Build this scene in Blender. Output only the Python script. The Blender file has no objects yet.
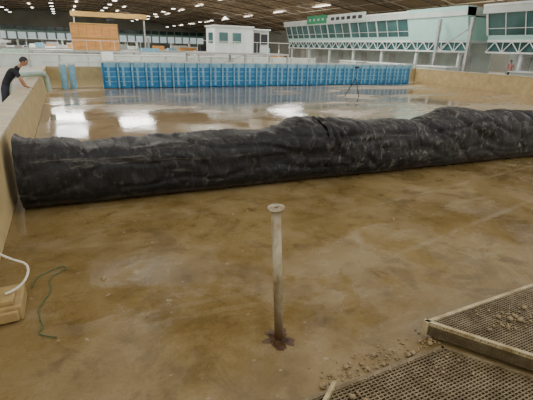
import bpy, math, random
from mathutils import Vector, Matrix, noise
random.seed(7)
S=bpy.context.scene
COL=S.collection

# ---------------------------------------------------------------- materials
def new_mat(name):
    m=bpy.data.materials.new(name); m.use_nodes=True
    nt=m.node_tree; b=nt.nodes['Principled BSDF']
    return m,nt,b
def flat(name,c,rough=.6,metal=0.,var=.12,scale=6.,bump=0.0,emit=0.,stretch=(1,1,1)):
    m,nt,b=new_mat(name)
    tc=nt.nodes.new('ShaderNodeTexCoord'); mp=nt.nodes.new('ShaderNodeMapping'); mp.inputs['Scale'].default_value=stretch
    n=nt.nodes.new('ShaderNodeTexNoise'); n.inputs['Scale'].default_value=scale; n.inputs['Detail'].default_value=5
    nt.links.new(tc.outputs['Object'],mp.inputs[0]); nt.links.new(mp.outputs[0],n.inputs['Vector'])
    r=nt.nodes.new('ShaderNodeValToRGB')
    r.color_ramp.elements[0].position=.3; r.color_ramp.elements[1].position=.7
    r.color_ramp.elements[0].color=(*[x*(1-var) for x in c],1); r.color_ramp.elements[1].color=(*[min(1,x*(1+var)) for x in c],1)
    nt.links.new(n.outputs['Fac'],r.inputs[0]); nt.links.new(r.outputs[0],b.inputs['Base Color'])
    b.inputs['Roughness'].default_value=rough; b.inputs['Metallic'].default_value=metal
    if bump>0:
        bp=nt.nodes.new('ShaderNodeBump'); bp.inputs['Strength'].default_value=bump; bp.inputs['Distance'].default_value=.02
        nt.links.new(n.outputs['Fac'],bp.inputs['Height']); nt.links.new(bp.outputs[0],b.inputs['Normal'])
    if emit>0:
        b.inputs['Emission Color'].default_value=(*c,1); b.inputs['Emission Strength'].default_value=emit
    return m
class N:
    """tiny node helper"""
    def __init__(s,nt): s.nt=nt; s.tc=nt.nodes.new('ShaderNodeTexCoord')
    def L(s,a,b): s.nt.links.new(a,b)
    def noise(s,scale,detail=6,rough=.6,stretch=(1,1,1),dist=0.,loc=(0,0,0),rot=0.):
        mp=s.nt.nodes.new('ShaderNodeMapping'); mp.inputs['Scale'].default_value=stretch; mp.inputs['Location'].default_value=loc
        mp.inputs['Rotation'].default_value=(0,0,rot)
        n=s.nt.nodes.new('ShaderNodeTexNoise'); n.inputs['Scale'].default_value=scale; n.inputs['Detail'].default_value=detail
        n.inputs['Roughness'].default_value=rough; n.inputs['Distortion'].default_value=dist
        s.L(s.tc.outputs['Object'],mp.inputs[0]); s.L(mp.outputs[0],n.inputs['Vector']); return n.outputs['Fac']
    def ramp(s,src,stops):
        r=s.nt.nodes.new('ShaderNodeValToRGB'); e=r.color_ramp.elements
        while len(e)<len(stops): e.new(.5)
        for i,(p,c) in enumerate(stops):
            e[i].position=p; e[i].color=(*c,1) if isinstance(c,tuple) else (c,c,c,1)
        s.L(src,r.inputs[0]); return r.outputs[0]
    def math(s,op,a,b=0.):
        m=s.nt.nodes.new('ShaderNodeMath'); m.operation=op
        for sock,v in ((m.inputs[0],a),(m.inputs[1],b)):
            if isinstance(v,(int,float)): sock.default_value=v
            else: s.L(v,sock)
        return m.outputs[0]
    def xyz(s):
        x=s.nt.nodes.new('ShaderNodeSeparateXYZ'); s.L(s.tc.outputs['Object'],x.inputs[0]); return x.outputs
    def mix(s,f,a,b,mode='MIX'):
        m=s.nt.nodes.new('ShaderNodeMix'); m.data_type='RGBA'; m.blend_type=mode
        for sock,v in ((m.inputs[0],f),(m.inputs[6],a),(m.inputs[7],b)):
            if isinstance(v,(int,float)): sock.default_value=v
            elif isinstance(v,tuple): sock.default_value=(*v,1)
            else: s.L(v,sock)
        return m.outputs[2]
    def bump(s,src,st,dist=.02):
        b=s.nt.nodes.new('ShaderNodeBump'); b.inputs['Strength'].default_value=st; b.inputs['Distance'].default_value=dist
        s.L(src,b.inputs['Height']); return b.outputs[0]

def mat_basin_floor():
    m,nt,b=new_mat('wet_ochre_concrete'); n=N(nt)
    big=n.noise(.45,5,.55,dist=.6); mid=n.noise(2.2,8,.7); fine=n.noise(38,4,.7)
    streak=n.noise(1.3,6,.7,stretch=(.5,1.6,1),rot=.6,dist=.6)
    c=n.ramp(big,[(.3,(.135,.086,.026)),(.5,(.200,.134,.045)),(.72,(.285,.205,.088))])
    c=n.mix(n.ramp(mid,[(.46,0.),(.66,.55)]),c,(.29,.215,.11))
    c=n.mix(n.ramp(streak,[(.55,0.),(.66,.35)]),c,(.34,.275,.17))
    c=n.mix(n.ramp(mid,[(.30,.8),(.44,0.)]),c,(.080,.048,.013))
    c=n.mix(n.ramp(fine,[(.3,.45),(.5,0.)]),c,(.095,.062,.02))
    cl=n.noise(1.1,9,.78,loc=(9,1,0),dist=.8); c=n.mix(n.ramp(cl,[(.52,0.),(.60,.5)]),c,(.098,.064,.022))
    sp=n.noise(9,2,.5,loc=(3,7,0)); c=n.mix(n.ramp(sp,[(.70,0.),(.74,.5)]),c,(.38,.33,.24))
    X=n.xyz()
    for k,(y0,sl,w) in enumerate(((3.27,.165,.030),(4.65,.12,.022))):
        d=n.math('ABSOLUTE',n.math('SUBTRACT',X[1],n.math('ADD',n.math('MULTIPLY',n.math('SUBTRACT',X[0],4.2),sl),y0)))
        d=n.math('ADD',d,n.math('MULTIPLY',n.math('SUBTRACT',mid,.5),.3))
        mk=n.ramp(d,[(0.,.3),(w*2.2,0.)]); mk=n.math('MULTIPLY',mk,n.ramp(n.math('DIVIDE',X[0],10.),[(.36,0.),(.46,1.)]))
        mk=n.math('MULTIPLY',mk,n.ramp(cl,[(.4,.1),(.55,1.)]))
        c=n.mix(mk,c,(.40,.34,.23))
    nt.links.new(c,b.inputs['Base Color'])
    w=n.noise(.8,5,.6,dist=.4,loc=(5,2,0))
    w=n.math('SUBTRACT',w,n.math('MULTIPLY',n.math('SUBTRACT',X[1],3.2),.03))
    nt.links.new(n.ramp(w,[(.34,.07),(.45,.2),(.56,.5)]),b.inputs['Roughness'])
    h=n.math('MULTIPLY',fine,n.ramp(w,[(.38,.12),(.55,1.)]))
    nt.links.new(n.bump(h,.25,.01),b.inputs['Normal'])
    return m
def mat_water():
    m,nt,b=new_mat('shallow_muddy_water'); n=N(nt)
    big=n.noise(.22,5,.55,dist=.5,stretch=(.7,1.3,1),loc=(1,4,0)); mid=n.noise(1.2,6,.6)
    c=n.ramp(big,[(.35,(.22,.15,.078)),(.52,(.33,.245,.14)),(.68,(.50,.40,.26))])
    c=n.mix(n.ramp(mid,[(.4,0.),(.7,.45)]),c,(.43,.33,.20))
    nt.links.new(c,b.inputs['Base Color'])
    nt.links.new(n.ramp(big,[(.46,.06),(.54,.18),(.64,.45)]),b.inputs['Roughness'])
    rip=n.noise(3.0,3,.5,stretch=(1,1,1))
    nt.links.new(n.bump(rip,.09,.02),b.inputs['Normal'])
    return m
def mat_rubber():
    m,nt,b=new_mat('black_rubber_muddy'); n=N(nt)
    f=n.noise(60,4,.8); patch=n.noise(.9,6,.65,loc=(2,0,1)); st=n.noise(3.2,9,.8,stretch=(.8,1.,2.0),dist=1.6); sc=n.noise(3.4,10,.85,stretch=(1.5,1,.8),loc=(4,4,4),dist=1.4)
    X=n.xyz()
    right=n.ramp(n.math('DIVIDE',X[0],10.),[(.515,.35),(.535,1.)])
    c=n.ramp(f,[(.3,(.006,.006,.0063)),(.7,(.016,.0155,.0148))])
    c=n.mix(n.math('MULTIPLY',n.ramp(patch,[(.44,0.),(.66,.34)]),right),c,(.10,.09,.078))
    c=n.mix(n.math('MULTIPLY',n.ramp(sc,[(.54,0.),(.61,.6)]),right),c,(.27,.245,.205))
    sl=n.noise(2.2,8,.82,stretch=(.35,1,4),loc=(1,2,3),dist=.8)
    c=n.mix(n.ramp(sl,[(.57,0.),(.65,.45)]),c,(.19,.17,.14))
    low=n.ramp(n.math('ADD',X[2],n.math('MULTIPLY',n.math('SUBTRACT',st,.5),.3)),[(.02,.5),(.14,0.)])
    c=n.mix(low,c,(.09,.06,.03))
    nt.links.new(c,b.inputs['Base Color'])
    nt.links.new(n.ramp(patch,[(.35,.38),(.65,.6)]),b.inputs['Roughness'])
    b.inputs['Specular IOR Level'].default_value=.25
    h=n.math('ADD',n.math('MULTIPLY',f,.2),n.math('MULTIPLY',st,.6))
    nt.links.new(n.bump(h,.6,.035),b.inputs['Normal'])
    return m
def mat_rust(name,base,rust,th=.5,metal=.3,rough=.5,scale=7,stretch=(1,1,.5)):
    m,nt,b=new_mat(name); n=N(nt)
    a=n.noise(scale,7,.7,stretch=stretch)
    c=n.ramp(a,[(th-.12,base),(th+.1,rust)])
    if name.startswith('weathered'):
        X=n.xyz(); k=n.ramp(n.math('ADD',X[2],n.math('MULTIPLY',n.math('SUBTRACT',a,.5),.5)),[(.02,.9),(.30,0.)]); c=n.mix(k,c,(.16,.07,.02))
    nt.links.new(c,b.inputs['Base Color']); b.inputs['Roughness'].default_value=rough; b.inputs['Metallic'].default_value=metal
    nt.links.new(n.bump(a,.3,.01),b.inputs['Normal'])
    return m

M={}
M['floor']=mat_basin_floor(); M['water']=mat_water(); M['rubber']=mat_rubber()
M['wall']=flat('yellow_plastered_concrete',(.56,.43,.21),.6,var=.16,scale=3,bump=.1)
M['walltop']=flat('worn_concrete_top',(.55,.47,.31),.55,var=.2,scale=5,bump=.15)
M['outfloor']=flat('grey_concrete',(.40,.37,.31),.35,var=.2,scale=.7)
M['white']=flat('white_paint',(.72,.77,.76),.5,var=.08,scale=2)
M['offwhite']=flat('offwhite_panel',(.54,.60,.57),.55,var=.12,scale=1)
M['aqua']=flat('pale_aqua_cladding',(.46,.74,.69),.5,var=.06,scale=1)
M['glass']=flat('dark_window_glass',(.05,.13,.13),.12,var=.35,scale=.5)
M['glassw']=flat('bright_window_glass',(.55,.66,.66),.3,var=.2,scale=.5,emit=.7)
M['green']=flat('green_sign_paint',(.015,.24,.10),.5)
M['blue']=flat('blue_paddle_paint',(.035,.26,.55),.35,var=.25,scale=3)
M['paleblue']=flat('pale_blue_paddle_paint',(.28,.58,.76),.35,var=.2,scale=4)
M['teal']=flat('pale_teal_pvc',(.46,.62,.54),.45,var=.1,scale=4)
M['steel']=flat('galvanised_steel',(.45,.45,.44),.4,.4,var=.2)
M['dark']=flat('dark_steel',(.03,.03,.032),.5,.3,var=.2)
M['roof']=flat('brown_roof_sheeting',(.29,.21,.125),.7,var=.25,scale=.3)
M['rib']=flat('roof_rib_steel',(.55,.47,.35),.6,.0)
M['ribd']=flat('roof_truss_dark',(.05,.04,.03),.6,.0)
M['lamp']=flat('lamp_lens',(1,.97,.88),.4,emit=9.)
M['sky']=flat('skylight_panel',(1,.96,.86),.4,emit=5.)
M['wood']=flat('plywood',(.60,.29,.09),.6,var=.2,scale=2,stretch=(.3,1,3))
M['yellow']=flat('crane_yellow',(.50,.32,.10),.5)
M['farwall']=flat('far_cladding',(.34,.34,.29),.7,var=.2,scale=.2)
M['concrete']=flat('block_concrete',(.38,.27,.11),.7,var=.25,scale=9,bump=.4)
M['rope']=flat('white_rope',(.70,.66,.54),.8,var=.2,scale=60)
M['cable']=flat('green_cable',(.05,.12,.045),.5)
M['stone']=flat('rubble_stone',(.26,.19,.10),.8,var=.35,scale=20,bump=.5)
M['post']=mat_rust('weathered_post_steel',(.42,.38,.26),(.23,.165,.08),.50,.2,.4,9,(1,1,.4))
M['rust']=mat_rust('rust',(.10,.05,.015),(.045,.018,.006),.5,.0,.5,12)
M['frame']=mat_rust('grate_frame_metal',(.50,.42,.24),(.27,.19,.085),.53,.15,.45,5)
M['grate']=mat_rust('grate_bar_metal',(.25,.195,.11),(.12,.083,.038),.5,.25,.45,6)
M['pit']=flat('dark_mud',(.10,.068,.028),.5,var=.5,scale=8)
M['mud']=flat('dried_mud',(.26,.185,.09),.7,var=.35,scale=14,bump=.4)
M['skin']=flat('skin',(.42,.22,.13),.5,var=.05); M['hair']=flat('black_hair',(.012,.01,.009),.5)
M['shirt']=flat('black_shirt',(.012,.013,.018),.8,var=.3); M['trouser']=flat('dark_trousers',(.03,.034,.05),.8)
M['red']=flat('pink_shirt',(.46,.20,.18),.8); M['shoe']=flat('black_shoe',(.02,.02,.02),.5); M['eye']=flat('eye_dark',(.02,.015,.01),.3)

# ---------------------------------------------------------------- mesh builder
class MB:
    def __init__(s): s.v=[];s.f=[];s.m=[];s.mats=[]
    def mi(s,k):
        if k not in s.mats: s.mats.append(k)
        return s.mats.index(k)
    def add(s,vs,fs,k):
        o=len(s.v); s.v+= [tuple(x) for x in vs]; i=s.mi(k)
        for f in fs: s.f.append(tuple(o+a for a in f)); s.m.append(i)
    def box(s,x0,x1,y0,y1,z0,z1,k):
        s.add([(x0,y0,z0),(x1,y0,z0),(x1,y1,z0),(x0,y1,z0),(x0,y0,z1),(x1,y0,z1),(x1,y1,z1),(x0,y1,z1)],
              [(0,3,2,1),(4,5,6,7),(0,1,5,4),(1,2,6,5),(2,3,7,6),(3,0,4,7)],k)
    def prism(s,poly,z0,z1,k):
        n=len(poly); vs=[(x,y,z0) for x,y in poly]+[(x,y,z1) for x,y in poly]
        s.add(vs,[tuple(range(n-1,-1,-1)),tuple(range(n,2*n))]+[(i,(i+1)%n,n+(i+1)%n,n+i) for i in range(n)],k)
    def yprism(s,poly,y0,y1,k):   # poly in (x,z)
        n=len(poly); vs=[(x,y0,z) for x,z in poly]+[(x,y1,z) for x,z in poly]
        s.add(vs,[tuple(range(n)),tuple(range(2*n-1,n-1,-1))]+[((i+1)%n,i,n+i,n+(i+1)%n) for i in range(n)],k)
    def cyl(s,a,b,r,k,n=10,r2=None):
        a=Vector(a);b=Vector(b);r2=r if r2 is None else r2
        d=(b-a).normalized(); u=d.orthogonal().normalized(); w=d.cross(u)
        vs=[a+(u*math.cos(t)+w*math.sin(t))*r for t in [2*math.pi*i/n for i in range(n)]]+[b+(u*math.cos(t)+w*math.sin(t))*r2 for t in [2*math.pi*i/n for i in range(n)]]
        s.add(vs,[(i,(i+1)%n,n+(i+1)%n,n+i) for i in range(n)]+[tuple(range(n-1,-1,-1)),tuple(range(n,2*n))],k)
    def beam(s,a,b,w,k): s.cyl(a,b,w*.7,k,4)
    def obj(s,name,parent=None,smooth=False,bevel=0):
        me=bpy.data.meshes.new(name); me.from_pydata(s.v,[],s.f)
        for k in s.mats: me.materials.append(M[k])
        for p,i in zip(me.polygons,s.m): p.material_index=i; p.use_smooth=smooth
        me.update(); o=bpy.data.objects.new(name,me); COL.objects.link(o)
        if parent: o.parent=parent
        if bevel:
            b=o.modifiers.new('bevel','BEVEL'); b.width=bevel; b.segments=2; b.limit_method='ANGLE'
        return o
def empty(name,loc=(0,0,0)):
    e=bpy.data.objects.new(name,None); e.location=loc; COL.objects.link(e); e.empty_display_size=.2; return e
def tube(name,pts,r,k,parent=None):
    c=bpy.data.curves.new(name,'CURVE'); c.dimensions='3D'; sp=c.splines.new('NURBS'); sp.points.add(len(pts)-1)
    for p,q in zip(sp.points,pts): p.co=(*q,1)
    sp.use_endpoint_u=True; sp.order_u=3; c.bevel_depth=r; c.bevel_resolution=3; c.resolution_u=6
    c.materials.append(M[k]); o=bpy.data.objects.new(name,c); COL.objects.link(o)
    if parent:o.parent=parent
    return o

W=27.6   # basin width
# ---------------------------------------------------------------- floors and basin walls
b=MB(); b.box(-.34,W+.3,-4,26.2,-.2,0,'floor'); b.obj('basin_floor')
b=MB(); b.box(.01,W-.01,7.2,25.0,.001,.012,'water'); b.obj('basin_water')
b=MB()
b.box(-60,-.36,-4,170,-.1,.25,'outfloor'); b.box(W+.36,60,-4,170,-.1,.25,'outfloor'); b.box(-.36,W+.36,26.9,170,-.1,.25,'outfloor')
b.obj('floor')
def bwall(name,x0,x1,y0,y1):
    b=MB(); b.box(x0,x1,y0,y1,0,1.07,'wall'); 
    e=.02
    b.box(x0-e,x1+e,y0,y1,1.07,1.13,'walltop'); b.obj(name,bevel=.012)
bwall('wall_left',-.35,0,-4,26.5); bwall('wall_right',W,W+.35,-4,26.5); bwall('wall_far',-.35,W+.35,26.55,26.85)

# ---------------------------------------------------------------- inflatable rubber barrier
hp=[(0,1.08),(.3,1.0),(1.3,.92),(3,.95),(4.2,.98),(4.6,1.05),(4.9,1.16),(5.15,1.13),(5.5,1.05),(6,1.04),(6.6,.99),(7.3,1.0),(7.7,.97),(8.2,1.01),(8.9,1.20),(9.3,1.21),(9.8,1.08),(10.4,1.13),(11.2,1.06),(14,1.0),(18,1.08),(22,.98),(27.6,1.04)]
def interp(x):
    for (a,ha),(c,hc) in zip(hp,hp[1:]):
        if a<=x<=c:
            t=(x-a)/(c-a); t=t*t*(3-2*t); return ha+(hc-ha)*t
    return hp[-1][1]
YB=6.45
def barrier(name,x0,x1,nx,seed,grow=1.,k=1.):
    na=90; vs=[];fs=[]
    for i in range(nx+1):
        x=x0+(x1-x0)*i/nx; H=interp(x)*grow; Wd=1.16*grow; yc=YB-.06*x+1.16/2
        for sx in (7.9,10.1,13,16,19,22,25):           # cinched joins between fabric segments
            H-= .05*math.exp(-((x-sx)/.12)**2); Wd-=.09*math.exp(-((x-sx)/.12)**2)
        for j in range(na):
            a=2*math.pi*j/na
            ca,sa=math.cos(a),math.sin(a)
            px=abs(ca)**.68*math.copysign(1,ca)*Wd/2; pz=H/2+abs(sa)**.68*math.copysign(1,sa)*H/2
            up=max(0,min(1,pz/H*2.5)) 
            d=.06*noise.noise(Vector((x*.7+seed,pz*1.6,px*1.4)))+.030*noise.noise(Vector((x*2.2+seed,pz*2.2,px*2.2)))
            d+=.012*noise.noise(Vector((x*8+seed,pz*6,px*7)))+.003*noise.noise(Vector((x*22,pz*18,px*18)))
            f1=abs(noise.noise(Vector((x*.40+seed,pz*3.2+.5*noise.noise(Vector((x*1.1,0,seed))),2.))))
            d-=.05*max(0,.12-f1)/.12
            f2=abs(noise.noise(Vector((x*1.1+seed+pz*.8,pz*.6,7.+px*.4))))
            d-=.07*k*(max(0,.14-f2)/.14)**1.5
            f3=abs(noise.noise(Vector((x*2.6-pz*2+seed,pz*1.8+x*.4,11.))))
            d-=.022*max(0,.10-f3)/.10
            f4=abs(noise.noise(Vector((x*5+seed,pz*3.5+x,15.+px))))
            d-=.012*max(0,.12-f4)/.12
            s=x-5.3
            if 0<s<1.8: d+=.035*math.sin((math.atan2(s,1.25-min(pz,1.2)))*17)*max(0,1-s/1.8)
            d*=up
            px+=d*ca; pz=max(.014,pz+d*sa)
            if pz<.12 and ca<0: px-=.10*(.12-pz)/.12
            vs.append((x,yc+px,pz))
    for i in range(nx):
        for j in range(na):
            q=(j+1)%na; fs.append((i*na+j,i*na+q,(i+1)*na+q,(i+1)*na+j))
    fs.append(tuple(range(na))); fs.append(tuple(nx*na+j for j in range(na-1,-1,-1)))
    return vs,fs
b=MB()
vs,fs=barrier('l',.13,5.36,360,0.,1.0,.3); b.add(vs,fs,'rubber')
vs,fs=barrier('r',5.26,27.55,1000,11.7,1.03,1.); b.add(vs,fs,'rubber')
b.obj('inflatable_rubber_barrier',smooth=True)

# ---------------------------------------------------------------- steel post with flange
base=Vector((2.36,2.505,0)); top=Vector((2.265,2.47,1.27))
b=MB(); ax=(top-base).normalized()
b.cyl(base,top,.038,'post',24)
u=ax.orthogonal().normalized(); w=ax.cross(u)
def ring(c,r0,r1,h,k,n=28):
    vs=[]
    for zz,rr in ((0,r0),(0,r1),(h,r1),(h,r0)):
        vs+=[c+ax*zz+(u*math.cos(2*math.pi*i/n)+w*math.sin(2*math.pi*i/n))*rr for i in range(n)]
    fs=[]
    for q in range(4):
        for i in range(n): fs.append((q*n+i,q*n+(i+1)%n,((q+1)%4)*n+(i+1)%n,((q+1)%4)*n+i))
    b.add(vs,fs,k)
ring(top,.018,.066,.016,'post'); ring(top+ax*.006,.0,.020,.004,'pit')
ring(base+Vector((0,0,.004)),.03,.05,.012,'rust')
for i in range(7):
    a=i*.9+.3; r=.09+.05*random.random()
    p=base+Vector((math.cos(a)*r,math.sin(a)*r,.003)); t=Vector((-math.sin(a),math.cos(a),0))*.018
    q=base+Vector((math.cos(a)*.03,math.sin(a)*.03,.004)); h=Vector((0,0,.045))
    b.add([q-t,q+t,p,q+h],[(0,2,1),(0,3,2),(1,2,3),(0,1,3)],'rust')
po=b.obj('steel_post')
for p in po.data.polygons: p.use_smooth=len(p.vertices)==4
b=MB(); n=60; pts=[]
for i in range(n):
    a=2*math.pi*i/n; r=.070+.05*abs(math.sin(a*2.5))+.06*noise.noise(Vector((math.cos(a)*2.4,math.sin(a)*2.4,1)))+.012*random.random()
    pts.append((2.36+math.cos(a)*r,2.51+math.sin(a)*r*1.15))
b.prism(pts,.0005,.002,'rust'); b.obj('rust_stain')

# ---------------------------------------------------------------- grates
def clip_seg(poly,p,d):
    t0,t1=-1e9,1e9; n=len(poly)
    for i in range(n):
        a=poly[i]; c=poly[(i+1)%n]; nx,ny=-(c[1]-a[1]),(c[0]-a[0])
        den=nx*d[0]+ny*d[1]; num=nx*(a[0]-p[0])+ny*(a[1]-p[1])
        if abs(den)<1e-9:
            if num>0: return None
            continue
        t=num/den
        if den>0: t0=max(t0,t)
        else: t1=min(t1,t)
    return (t0,t1) if t1>t0 else None
def grate(name,poly,z,side,pitch=.032,bar=.008,fr=True):
    b=MB(); n=len(poly); xs=[p[0] for p in poly]; ys=[p[1] for p in poly]
    x=min(xs)+pitch
    while x<max(xs):
        r=clip_seg(poly,(x,0),(0,1))
        if r: b.box(x-bar/2,x+bar/2,r[0],r[1],z-.022,z-.004,'grate')
        x+=pitch
    y=min(ys)+pitch
    while y<max(ys):
        r=clip_seg(poly,(0,y),(1,0))
        if r: b.box(r[0],r[1],y-bar/2,y+bar/2,z-.018,z-.001,'grate')
        y+=pitch*.7
    for i in range(n):
        a=Vector((*poly[i],0)); c=Vector((*poly[(i+1)%n],0)); d=(c-a).normalized(); nn=Vector((-d.y,d.x,0))*.034
        b.prism([(a.x,a.y),(c.x,c.y),(c.x+nn.x,c.y+nn.y),(a.x+nn.x,a.y+nn.y)],z-side,z+.004,'frame' if fr else 'grate')
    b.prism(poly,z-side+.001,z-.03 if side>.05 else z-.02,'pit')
    return b
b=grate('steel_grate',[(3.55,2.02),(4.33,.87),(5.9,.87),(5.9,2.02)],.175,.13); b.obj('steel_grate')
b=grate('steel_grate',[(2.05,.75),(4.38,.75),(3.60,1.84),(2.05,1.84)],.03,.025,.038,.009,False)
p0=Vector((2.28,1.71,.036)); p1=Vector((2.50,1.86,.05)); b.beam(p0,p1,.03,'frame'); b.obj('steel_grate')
b=MB()
for i in range(330):
    if i<170: x=random.uniform(2.4,3.75); y=1.88+abs(random.gauss(0,.08)); z0=0.0
    elif i<230: x=random.uniform(2.5,3.6); y=min(1.8,random.gauss(1.7,.12)); z0=.032
    else: x=random.gauss(4.3,.20); y=random.gauss(1.72,.11); z0=.178
    if i>=230 and (x<3.95 or y>1.97): continue
    r=random.uniform(.004,.012) if random.random()<.93 else random.uniform(.014,.028)
    vs=[];m=7
    for ring_ in ((.35,-1),(1,-.3),(.85,.5),(.3,.95)):
        for k in range(m):
            a=2*math.pi*k/m; rr=r*ring_[0]*random.uniform(.8,1.2)
            vs.append((x+math.cos(a)*rr,y+math.sin(a)*rr,z0+r*.8+ring_[1]*r*.75))
    fs=[tuple(range(m-1,-1,-1)),tuple(range(3*m,4*m))]
    for q in range(3):
        for k in range(m): fs.append((q*m+k,q*m+(k+1)%m,(q+1)*m+(k+1)%m,(q+1)*m+k))
    b.add(vs,fs,'stone' if i%2 else 'mud')
for (x,y,r) in [(1.05,4.15,.03),(3.0,5.3,.02),(5.2,4.2,.025),(1.6,3.4,.012),(4.4,3.2,.02)]:
    b.cyl((x,y,.001),(x,y,r*.9),r,'stone',7,r*.5)
b.obj('rubble')

# ---------------------------------------------------------------- block, rope, cable at left
b=MB(); b.box(.01,.33,3.70,4.12,.0,.15,'concrete'); b.box(.01,.27,3.74,4.0,.15,.2,'concrete'); b.box(.03,.30,3.66,3.70,.02,.12,'concrete')
b.obj('concrete_block',bevel=.012)
tube('white_rope',[(-.1,3.75,1.15),(.04,3.9,1.1),(.05,4.05,.75),(.1,4.2,.52),(.24,4.25,.36),(.37,4.28,.27),(.37,4.1,.22),(.3,3.9,.215),(.2,3.85,.215)],.012,'rope')
tube('green_cable',[(.36,4.22,.02),(.38,4.45,.012),(.5,4.5,.012),(.66,4.62,.012),(.7,4.5,.012),(.5,4.38,.012),(.56,4.1,.012),(.44,3.85,.012),(.46,3.62,.012),(.5,3.5,.012),(.43,3.4,.012),(.6,3.3,.012)],.005,'cable')

# ---------------------------------------------------------------- wave maker paddles
b=MB(); np_=29; x0,x1=2.9,25.9; st=(x1-x0)/np_
for i in range(np_):
    xa=x0+i*st; c=xa+st/2; r=st*.42; y=25.45; n=12
    prof=[(c+math.cos(math.pi+math.pi*k/n)*r, y+math.sin(math.pi+math.pi*k/n)*r*.45) for k in range(n+1)]+[(c+r,y+.12),(c-r,y+.12)]
    b.prism(prof,.02,1.15,'blue'); b.prism([(px,py-.004 if py<y else py) for px,py in prof],1.15,1.40,'paleblue')
    b.box(xa+st-.05,xa+st+.05,y-.08,y+.1,.02,1.42,'paleblue')
    b.box(c-r*.7,c+r*.7,y-.12,y+.1,1.40,1.50,'white')
    b.box(c-r*.55,c-r*.2,y-r*.45-.02,y-r*.2,.12,1.2,'paleblue')
    for z in (.35,.62,.89): b.prism([(c+(px-c)*1.02,y+(py-y)*1.04 if py<y else py) for px,py in prof],z,z+.035,'paleblue')
b.box(x0-.05,x1+.05,y+.12,y+.22,.0,1.36,'blue'); b.box(x0-.05,x1+.05,y-.02,y+.2,1.40,1.46,'white')
for i in range(9):
    x=x0+i*(x1-x0)/8; b.beam((x,y+.2,1.3),(x,y+.95,.02),.04,'white')
b.obj('wave_maker_paddles')
b=MB()
for c in (.85,1.3): 
    b.cyl((c,25.4,.0),(c,25.4,1.25),.17,'paleblue',16); b.cyl((c,25.4,1.25),(c,25.4,1.35),.19,'white',16)
b.obj('blue_drum_column')

b=MB(); t=Vector((15.2,18.4,1.0))
for a in (0.4,2.5,4.6): b.cyl(t,(15.2+math.cos(a)*.5,18.4+math.sin(a)*.5,.03),.022,'dark',8)
b.cyl((15.2,18.4,.9),(15.25,18.4,1.55),.02,'dark',8); b.box(15.12,15.32,18.34,18.46,1.5,1.6,'dark'); b.cyl((14.95,18.4,.62),(15.45,18.4,.62),.012,'dark',6)
b.obj('survey_tripod')

tube('teal_pvc_pipe',[(-.95,16.6,.40),(-.9,16.8,1.2),(-.6,17.2,1.28),(-.15,18.0,1.28),(.12,18.9,1.25),(.24,19.3,1.05),(.26,19.3,.5)],.11,'teal')

# ---------------------------------------------------------------- control building on right
def building(root,y0,y1,solid=0.,sign=False):
    X=33.0; b=MB()
    yw=y0+solid
    b.box(X-.05,X+5.5,y0,y1,3.32,3.5,'white')
    b.box(X-.06,X+.1,y0,y1,2.47,2.6,'white')
    n=max(3,round((y1-y0)/1.5)); s=(y1-y0)/n
    for i in range(n):
        a=y0+i*s; b.beam((X,a,2.53),(X,a+s/2,3.35),.07,'white'); b.beam((X,a+s/2,3.35),(X,a+s,2.53),.07,'white'); b.beam((X,a,2.5),(X,a,3.35),.05,'white')
    b.box(X+.12,X+.16,y0,y1,2.6,3.32,'glass')
    b.yprism([(X,3.5),(X-.12,3.85),(X+.1,3.85),(X+.2,3.5)],y0,y1,'aqua')
    b.yprism([(X-.10,3.85),(X-.62,5.45),(X-.52,5.45),(X,3.85)],yw,y1,'glass')
    n=max(3,round((y1-yw)/1.6)); s=(y1-yw)/n
    for i in range(n+1):
        a=yw+i*s; b.beam((X-.12,a,3.85),(X-.65,a,5.48),.06 if i%3 else .14,'white')
    b.beam((X-.3,yw,4.35),(X-.3,y1,4.35),.04,'white')
    if solid: b.yprism([(X-.12,3.45),(X-.95,6.2),(X+.2,6.2),(X+.2,3.45)],y0,yw,'aqua')
    b.yprism([(X-.85,5.45),(X-.85,6.1),(X+5.5,6.3),(X+5.5,5.45)],y0-.0,y1+.3,'offwhite')
    b.box(X-.9,X-.84,yw,y1+.3,5.98,6.14,'white')
    b.box(X+.9,X+5.4,y0,y1,3.5,5.35,'aqua'); b.yprism([(X-.05,3.5),(X-.6,5.35),(X+5.4,5.35),(X+5.4,3.5)],y0-.02,y0+.1,'aqua')
    b.box(X+3.2,X+3.4,y0,y1,.25,3.32,'offwhite')
    k=y0+1
    while k<y1:
        b.box(X+.2,X+.42,k-.11,k+.11,.25,3.32,'white'); b.box(X+3.15,X+3.2,k+1,k+2.0,.25,2.2,'steel')
        b.beam((X+.3,k,2.0),(X+1.6,k,3.3),.08,'white'); k+=5.2
    if sign:
        b.box(X-.95,X-.89,47.5,52.3,5.6,6.6,'green'); b.box(X-.95,X-.89,39.6,47.2,5.6,6.5,'offwhite')
        for q in range(6): b.box(X-.97,X-.95,40.2+q*1.1,40.9+q*1.1,5.85,6.2,'dark')
        for q in range(4): b.box(X-.97,X-.95,48.1+q*1.05,48.5+q*1.05,5.95,6.2,'offwhite')
    return b.obj(root)
building('control_building',26.2,59,7.0,True)
building('control_building',10,24.4,0,False)
b=MB()
for yy in (25.2,28.6): b.box(31.65,31.9,yy-.12,yy+.12,.25,5.2,'steel')
b.beam((31.77,25.2,2.5),(31.77,28.6,2.5),.12,'steel'); b.beam((31.77,25.2,4.5),(31.77,28.6,2.5),.08,'steel')
b.obj('steel_support_frame')
b=MB()
for yy,l in ((12,3),(17,2.4),(25,3.2),(30,5),(37,3)):
    b.box(29.4,30.8,yy,yy+l,.25,1.25,'offwhite'); b.box(29.3,30.9,yy-.1,yy+l+.1,1.25,1.33,'white')
b.obj('storage_bins')

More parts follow.
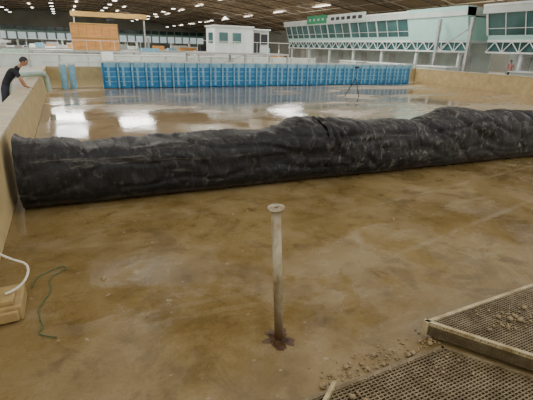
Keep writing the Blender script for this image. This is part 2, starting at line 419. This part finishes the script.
# ---------------------------------------------------------------- cabin on a steel platform
b=MB()
cx0,cx1,cy0,cy1=13.5,19.0,37.0,39.6
b.box(cx0,17.2,cy0,cy1,1.9,4.1,'white'); b.box(17.2,cx1,cy0+.3,cy1,1.9,3.95,'offwhite')
b.box(cx0-.12,17.3,cy0-.12,cy1+.1,4.1,4.22,'white'); b.box(17.2,cx1+.1,cy0+.1,cy1+.1,3.95,4.05,'white')
for a in (13.9,15.2):
    b.box(a-.05,a+.85,cy0-.04,cy0,2.75,3.65,'offwhite'); b.box(a,a+.8,cy0-.06,cy0-.03,2.8,3.6,'glass')
b.box(cx0-.05,cx0,37.6,38.8,2.7,3.6,'glass')
b.box(17.45,18.05,cy0+.24,cy0+.3,1.95,3.7,'dark'); b.box(18.2,18.85,cy0+.24,cy0+.3,2.7,3.6,'dark')
b.obj('site_office_cabin')
def platform(name,x0,x1,y0,y1,z):
    b=MB(); b.box(x0,x1,y0,y1,z-.15,z-.01,'steel')
    for x in (x0+.1,(x0+x1)/2,x1-.1):
        for y in (y0+.1,y1-.1): b.box(x-.08,x+.08,y-.08,y+.08,.25,z-.1,'steel')
    k=x0
    while k<=x1+.01: b.cyl((k,y0+.03,z-.05),(k,y0+.03,z+.95),.015,'white',6); k+=(x1-x0)/8
    b.cyl((x0,y0+.03,z+.95),(x1,y0+.03,z+.95),.018,'white',6)
    b.beam((x0+.1,y0+.1,.3),((x0+x1)/2,y0+.1,z-.1),.06,'steel'); b.obj(name)
platform('steel_platform',11.5,20.5,35.8,40,1.9)
b=MB(); b.box(2,6.5,48,50.5,1.7,4.3,'wood')
for i in range(7): b.box(2+i*.73,2.06+i*.73,47.93,48,1.7,4.3,'wood')
for z in (1.7,2.9,4.18): b.box(1.97,6.53,47.9,48,z,z+.12,'yellow')
b.obj('plywood_crate',bevel=.01)
platform('steel_platform',-2,8.5,46.6,51,1.7)
b=MB(); b.box(3,16,84,84.8,6.8,7.6,'yellow')
for x in (3.4,15.4): b.box(x,x+.25,84.2,84.5,.25,6.8,'steel')
b.box(9,10.2,83.8,85,6.3,6.8,'dark'); b.cyl((9.6,84.4,4.5),(9.6,84.4,6.3),.05,'dark',6); b.obj('overhead_crane')

def railing(name,p0,p1,z,h=1.05,step=1.6,k='white'):
    b=MB(); p0=Vector(p0);p1=Vector(p1); L=(p1-p0).length; n=max(1,round(L/step))
    for i in range(n+1):
        q=p0.lerp(p1,i/n); b.cyl((q.x,q.y,z),(q.x,q.y,z+h),.025,k,6)
    for hh in (h,h*.55): b.cyl((p0.x,p0.y,z+hh),(p1.x,p1.y,z+hh),.025,k,6)
    b.obj(name)
railing('guard_railing',(-.2,28,0),(27.5,28,0),.25); railing('guard_railing',(-14,34,0),(-7,34,0),.25); railing('guard_railing',(-5.9,8,0),(-5.9,30,0),.25)
b=MB(); mats=['white','steel','offwhite','paleblue','offwhite','teal','dark','offwhite','steel','wood']
for yy,xa,xb in ((43,-22,28),(54,-30,28),(60,-4,28)):
    b.box(xa,xb,yy,yy+.3,.25,1.35,'offwhite'); b.box(xa-.05,xb+.05,yy-.05,yy+.35,1.35,1.42,'white')
    x=xa+1
    while x<xb: b.box(x,x+.12,yy-.06,yy,.25,1.35,'steel'); x+=2.4
for yy in (72,98): 
    b.box(-34,28,yy,yy+.3,.25,1.6,'white')
for i in range(130):
    y=random.uniform(41,120); x=random.uniform(-38,28); w_=random.uniform(.6,3.2); d=random.uniform(.6,1.5); h=random.uniform(.6,1.5)*(1 if y<60 else 1.4)
    k=random.choice(mats)
    if -4<x<10 and 44<y<53 or 0<x<17 and 82<y<86: continue
    if x<-1 and 59<y<68: continue
    b.box(x,x+w_,y,y+d,.75,.25+h+.1,k); 
    for lx in (x+.05,x+w_-.13):
        for ly in (y+.05,y+d-.13): b.box(lx,lx+.08,ly,ly+.08,.25,.76,'steel')
    if random.random()<.4: b.cyl((x+w_/2,y+d/2,.25+h),(x+w_/2,y+d/2,.25+h+random.uniform(.5,1.6)),random.uniform(.04,.3),random.choice(mats),8)
b.obj('laboratory_equipment')
b=MB(); b.box(-38,-5,62,66,2.2,2.5,'white'); b.box(-38,-6,64,66,2.5,4.9,'offwhite')
for i in range(14): b.box(-37+i*2.2,-35.6+i*2.2,63.93,64,3.1,4.3,'glassw' if i%3 else 'glass'); b.box(-38+i*2.4,-37.8+i*2.4,62.2,62.4,.25,2.2,'white'); b.cyl((-38+i*2.5,62.05,2.5),(-38+i*2.5,62.05,3.5),.03,'white',6)
b.cyl((-38,62.05,3.5),(-5,62.05,3.5),.04,'white',6); b.obj('mezzanine_office')
for yy in (16,20.5,25,31):
    b=MB(); b.box(-5.2,-4.2,yy,yy+2.2,.85,1.2,'offwhite'); b.box(-5.25,-4.15,yy-.05,yy+2.25,1.2,1.26,'white')
    for lx in (-5.15,-4.33):
        for ly in (yy+.05,yy+2.05): b.box(lx,lx+.08,ly,ly+.08,.25,.86,'steel')
    b.obj('work_bench')

# ---------------------------------------------------------------- hall shell
def zc(x): return 7+5.8*(1-(x/56)**2)
b=MB(); xs=[-56+i*4 for i in range(29)]
for a,c in zip(xs,xs[1:]):
    b.add([(a,14,zc(a)),(c,14,zc(c)),(c,170,zc(c)),(a,170,zc(a)),(a,14,zc(a)+.2),(c,14,zc(c)+.2),(c,170,zc(c)+.2),(a,170,zc(a)+.2)],[(0,1,2,3),(7,6,5,4),(0,4,5,1),(3,2,6,7)],'roof')
b.obj('ceiling')
b=MB()
for yy in range(18,170,8):
    for a,c in zip(xs,xs[1:]):
        z0,z1=zc(a),zc(c)
        b.beam((a,yy,z0-.12),(c,yy,z1-.12),.14,'rib'); b.beam((a,yy,z0-.9),(c,yy,z1-.9),.10,'ribd')
        m=(a+c)/2; b.beam((a,yy,z0-.9),(m,yy,(z0+z1)/2-.1),.06,'ribd'); b.beam((m,yy,(z0+z1)/2-.1),(c,yy,z1-.9),.06,'ribd')
for a in xs[::1]: b.beam((a,14,zc(a)-.2),(a,170,zc(a)-.2),.1,'rib')
b.obj('roof_trusses')
b=MB()
for x in (-42,-30,-18,-6,6,18,30,42):
    for y in range(62,168,16):
        if -10<x<20 and y<115: continue
        b.box(x-.25,x+.25,y,y+5,zc(x)-.22,zc(x)-.16,'sky')
b.obj('skylight_strips')
b=MB()
for x in (-36,-24,-12,0,12,24,36):
    for y in range(96,166,10):
        z=zc(x)-1.6; b.cyl((x,y,z+.1),(x,y,z+1.4),.03,'dark',5); b.cyl((x,y,z-.25),(x,y,z+.2),.5,'steel',12,.15); b.cyl((x,y,z-.3),(x,y,z-.25),.46,'lamp',12)
b.obj('high_bay_lamps')
b=MB(); b.box(-56,56,170,170.4,.25,13,'farwall')
for i in range(36):
    x=-54+i*3; b.box(x,x+2.4,169.8,170,3.2,5.4,'glassw'); b.box(x,x+2.4,169.8,170,6.2,7.4,'glass')
b.box(-56,56,169.7,170,5.5,6.1,'aqua')
b.obj('wall_back')
b=MB(); b.box(-56.3,-56,14,170,.25,7.2,'farwall')
for i in range(30): b.box(-56,-55.9,16+i*5,19.4+i*5,3,5.2,'glassw')
b.obj('wall_side_left')
b=MB(); b.box(56,56.3,14,170,.25,7.2,'farwall'); b.obj('wall_side_right')

# ---------------------------------------------------------------- people
def skinmesh(verts,edges,radii,root=0,sub=2):
    me=bpy.data.meshes.new('tmp'); me.from_pydata(verts,edges,[]); o=bpy.data.objects.new('tmp',me); COL.objects.link(o)
    md=o.modifiers.new('s','SKIN'); 
    sv=me.skin_vertices[0].data
    for i,r in enumerate(radii): sv[i].radius=(r,r) if not isinstance(r,tuple) else r; sv[i].use_root=(i==root)
    md.use_smooth_shade=True
    s=o.modifiers.new('u','SUBSURF'); s.levels=sub; s.render_levels=sub
    dg=bpy.context.evaluated_depsgraph_get(); dg.update()
    out=bpy.data.meshes.new_from_object(o.evaluated_get(dg)); bpy.data.objects.remove(o); return out
def segd(p,a,b):
    ab=b-a; t=max(0,min(1,(p-a).dot(ab)/max(1e-9,ab.length_squared))); return (p-(a+ab*t)).length
def person(name,J,loc,shirt,rotz=0,look=(1,0,-.5)):
    root=empty(name,loc); root.rotation_euler=(0,0,rotz)
    names=['pelvis','waist','chest','neck','headb','shL','elL','wrL','shR','elR','wrR','hiL','knL','anL','toL','hiR','knR','anR','toR']
    R={'pelvis':(.145,.11),'waist':(.13,.10),'chest':(.165,.115),'neck':.055,'headb':.05,'sh':.068,'el':.043,'wr':.028,'hi':.095,'kn':.06,'an':.042,'to':.036}
    E=[('pelvis','waist'),('waist','chest'),('chest','neck'),('neck','headb')]
    for s in 'LR': E+=[('chest','sh'+s),('sh'+s,'el'+s),('el'+s,'wr'+s),('pelvis','hi'+s),('hi'+s,'kn'+s),('kn'+s,'an'+s),('an'+s,'to'+s)]
    V=[Vector(J[n_]) for n_ in names]; rr=[R.get(n_) or R[n_[:-1]] for n_ in names]
    me=skinmesh(V,[(names.index(a),names.index(c)) for a,c in E],rr)
    for k in ('skin',shirt,'trouser','shoe'): me.materials.append(M[k])
    for p in me.polygons:
        c=p.center; best=min(E,key=lambda e:segd(c,V[names.index(e[0])],V[names.index(e[1])])); p.use_smooth=True
        a,d=best
        if a[:2]=='el' : i=0
        elif a[:2]=='sh':
            A,B=V[names.index(a)],V[names.index(d)]; i=1 if (c-A).dot(B-A)/(B-A).length_squared<.7 else 0
        elif d=='headb': i=0
        elif a[:2]=='an': i=3
        elif a[:2] in('hi','kn') or d[:2]=='hi': i=2
        elif a=='pelvis' : i=1 if (c-V[0]).dot(V[1]-V[0])>0 else 2
        else: i=1
        p.material_index=i
    o=bpy.data.objects.new('body',me); COL.objects.link(o); o.parent=root
    hd=empty('head'); hd.parent=root; f=Vector(look).normalized(); up=(Vector(J['headb'])-Vector(J['neck'])).normalized()
    side=up.cross(f).normalized(); up=f.cross(side).normalized()
    cen=Vector(J['headb'])+up*.09+f*.02
    hd.matrix_local=Matrix.Translation(cen)@Matrix((f,side,up)).transposed().to_4x4()
    def sph(nm,c,r,k,fn=None,seg=24):
        vs=[];fs=[];nr=seg//2
        for i in range(nr+1):
            th=math.pi*i/nr
            for j in range(seg):
                ph=2*math.pi*j/seg; v=Vector((math.sin(th)*math.cos(ph),math.sin(th)*math.sin(ph),math.cos(th)))
                if fn: v=fn(v)
                vs.append((c[0]+v.x*r[0],c[1]+v.y*r[1],c[2]+v.z*r[2]))
        for i in range(nr):
            for j in range(seg): fs.append((i*seg+j,(i+1)*seg+j,(i+1)*seg+(j+1)%seg,i*seg+(j+1)%seg))
        q=MB(); q.add(vs,fs,k); q.obj(nm,hd,True)
    def face(v):
        w=Vector(v)
        if v.z<0: w.y*=1+.28*v.z; w.x*=1+(.05 if v.x>0 else .3)*v.z
        return w
    sph('skull',(0,0,0),(.098,.078,.12),'skin',face)
    def hairf(v):
        w=Vector(v)
        if v.x>.35 and v.z<.45: w*=.86
        if v.z<-.35: w*=.84
        return w
    sph('hair',(-.008,0,.014),(.104,.086,.122),'hair',hairf)
    sph('nose',(.1,0,-.015),(.02,.013,.024),'skin',None,10); sph('mouth',(.088,0,-.062),(.012,.024,.006),'rust',None,10)
    for s in (-1,1):
        sph('eye',(.084,s*.031,.012),(.013,.014,.008),'eye',None,10); sph('ear',(-.005,s*.078,-.005),(.02,.011,.032),'skin',None,10); sph('brow',(.088,s*.031,.034),(.01,.018,.005),'hair',None,10)
    for s,sg in (('L',1),('R',-1)):
        w_=Vector(J['wr'+s]); fd=Vector(J['hd'+s]).normalized(); nrm=Vector(J.get('hn'+s,(0,0,1))); sd=nrm.cross(fd).normalized()*sg; nrm=nrm.normalized()
        vs=[w_,w_+fd*.045];rad=[.026,(.034,.018)];ed=[(0,1)]
        for k,(off,l) in enumerate(((-.030,.066),(-.010,.078),(.011,.074),(.031,.058))):
            r0=w_+fd*.085+sd*off; i0=len(vs)
            vs+=[r0,r0+fd*l*.5-nrm*.004,r0+fd*l*.95-nrm*.02]; rad+=[.0105,.009,.0075]; ed+=[(1,i0),(i0,i0+1),(i0+1,i0+2)]
        i0=len(vs); q=w_+fd*.03-sd*.028; vs+=[q,q+fd*.03-sd*.022,q+fd*.058-sd*.03-nrm*.008]; rad+=[.013,.011,.009]; ed+=[(0,i0),(i0,i0+1),(i0+1,i0+2)]
        me=skinmesh(vs,ed,rad,0,1); me.materials.append(M['skin'])
        for p in me.polygons: p.use_smooth=True
        ho=bpy.data.objects.new('hand',me); COL.objects.link(ho); ho.parent=root
    return root
lean=dict(pelvis=(-.58,0,.92),waist=(-.52,0,1.06),chest=(-.36,0,1.27),neck=(-.18,0,1.44),headb=(-.10,0,1.50),
 shL=(-.28,.19,1.36),elL=(-.20,.27,1.08),wrL=(-.16,.22,.925),shR=(-.28,-.19,1.36),elR=(-.14,-.25,1.12),wrR=(-.06,-.2,.925),
 hiL=(-.58,.10,.86),knL=(-.58,.13,.46),anL=(-.68,.14,.07),toL=(-.52,.16,.036),hiR=(-.58,-.10,.86),knR=(-.64,-.12,.46),anR=(-.82,-.13,.07),toR=(-.66,-.15,.036),
 hdL=(1,-.1,-.1),hdR=(1,.1,-.1))
person('leaning_man',lean,(.0,13.5,.25),'shirt').scale=(1.05,1.05,1.03)
stand=dict(pelvis=(0,0,.95),waist=(0,0,1.1),chest=(0,0,1.3),neck=(0,0,1.48),headb=(.02,0,1.55),
 shL=(0,.19,1.4),elL=(-.02,.25,1.12),wrL=(.08,.24,.88),shR=(0,-.19,1.4),elR=(-.02,-.25,1.12),wrR=(.08,-.24,.88),
 hiL=(0,.1,.88),knL=(.02,.11,.48),anL=(0,.12,.07),toL=(.16,.14,.036),hiR=(0,-.1,.88),knR=(.02,-.11,.48),anR=(0,-.12,.07),toR=(.16,-.14,.036),
 hdL=(.1,0,-1),hdR=(.1,0,-1),hnL=(0,1,0),hnR=(0,-1,0))
person('standing_worker',stand,(32.6,21.6,.25),'red',math.pi,(1,0,-.2))

# ---------------------------------------------------------------- light
wd=bpy.data.worlds.new('World'); S.world=wd; wd.use_nodes=True
bg=wd.node_tree.nodes['Background']; bg.inputs[0].default_value=(1,.98,.94,1); bg.inputs[1].default_value=1.35
def area(name,x,y,z,sx,sy,rad):
    l=bpy.data.lights.new(name,'AREA'); l.shape='RECTANGLE'; l.size=sx; l.size_y=sy; l.energy=rad*math.pi*sx*sy; l.color=(1,.97,.91)
    o=bpy.data.objects.new(name,l); o.location=(x,y,z); COL.objects.link(o)
area('skylight',.2,88,12.3,6,24,16); area('skylight',12.6,84,12.1,6,10,16)
for x,y in ((-20,32),(5,36),(24,32),(42,34),(-8,50),(18,48)):
    area('skylight',x,y,zc(x)-.6,7,8,14)  # added fill lamps that brighten the control building, not known roof openings
for x,y in ((-30,60),(-32,85),(36,95),(-20,108),(40,70),(-25,135),(20,135)):
    area('skylight',x,y,zc(x)-.6,6,10,9)  # more fill lamps, added to lift the dim interior deeper in the hall

# ---------------------------------------------------------------- camera
yaw=math.radians(26.1); th=math.radians(20.8); roll=math.radians(1.6)
hf=Vector((math.sin(yaw),math.cos(yaw),0)); R=Vector((math.cos(yaw),-math.sin(yaw),0))
F=hf*math.cos(th)+Vector((0,0,-math.sin(th))); U=R.cross(F)
R2=R*math.cos(roll)+U*math.sin(roll); U2=U*math.cos(roll)-R*math.sin(roll)
cam=bpy.data.cameras.new('camera'); co=bpy.data.objects.new('camera',cam); COL.objects.link(co)
mw=Matrix((R2,U2,-F)).transposed().to_4x4(); mw.translation=Vector((.972,0,2.4)); co.matrix_world=mw
cam.sensor_width=36; cam.lens=36*400/533; cam.clip_end=500
S.camera=co
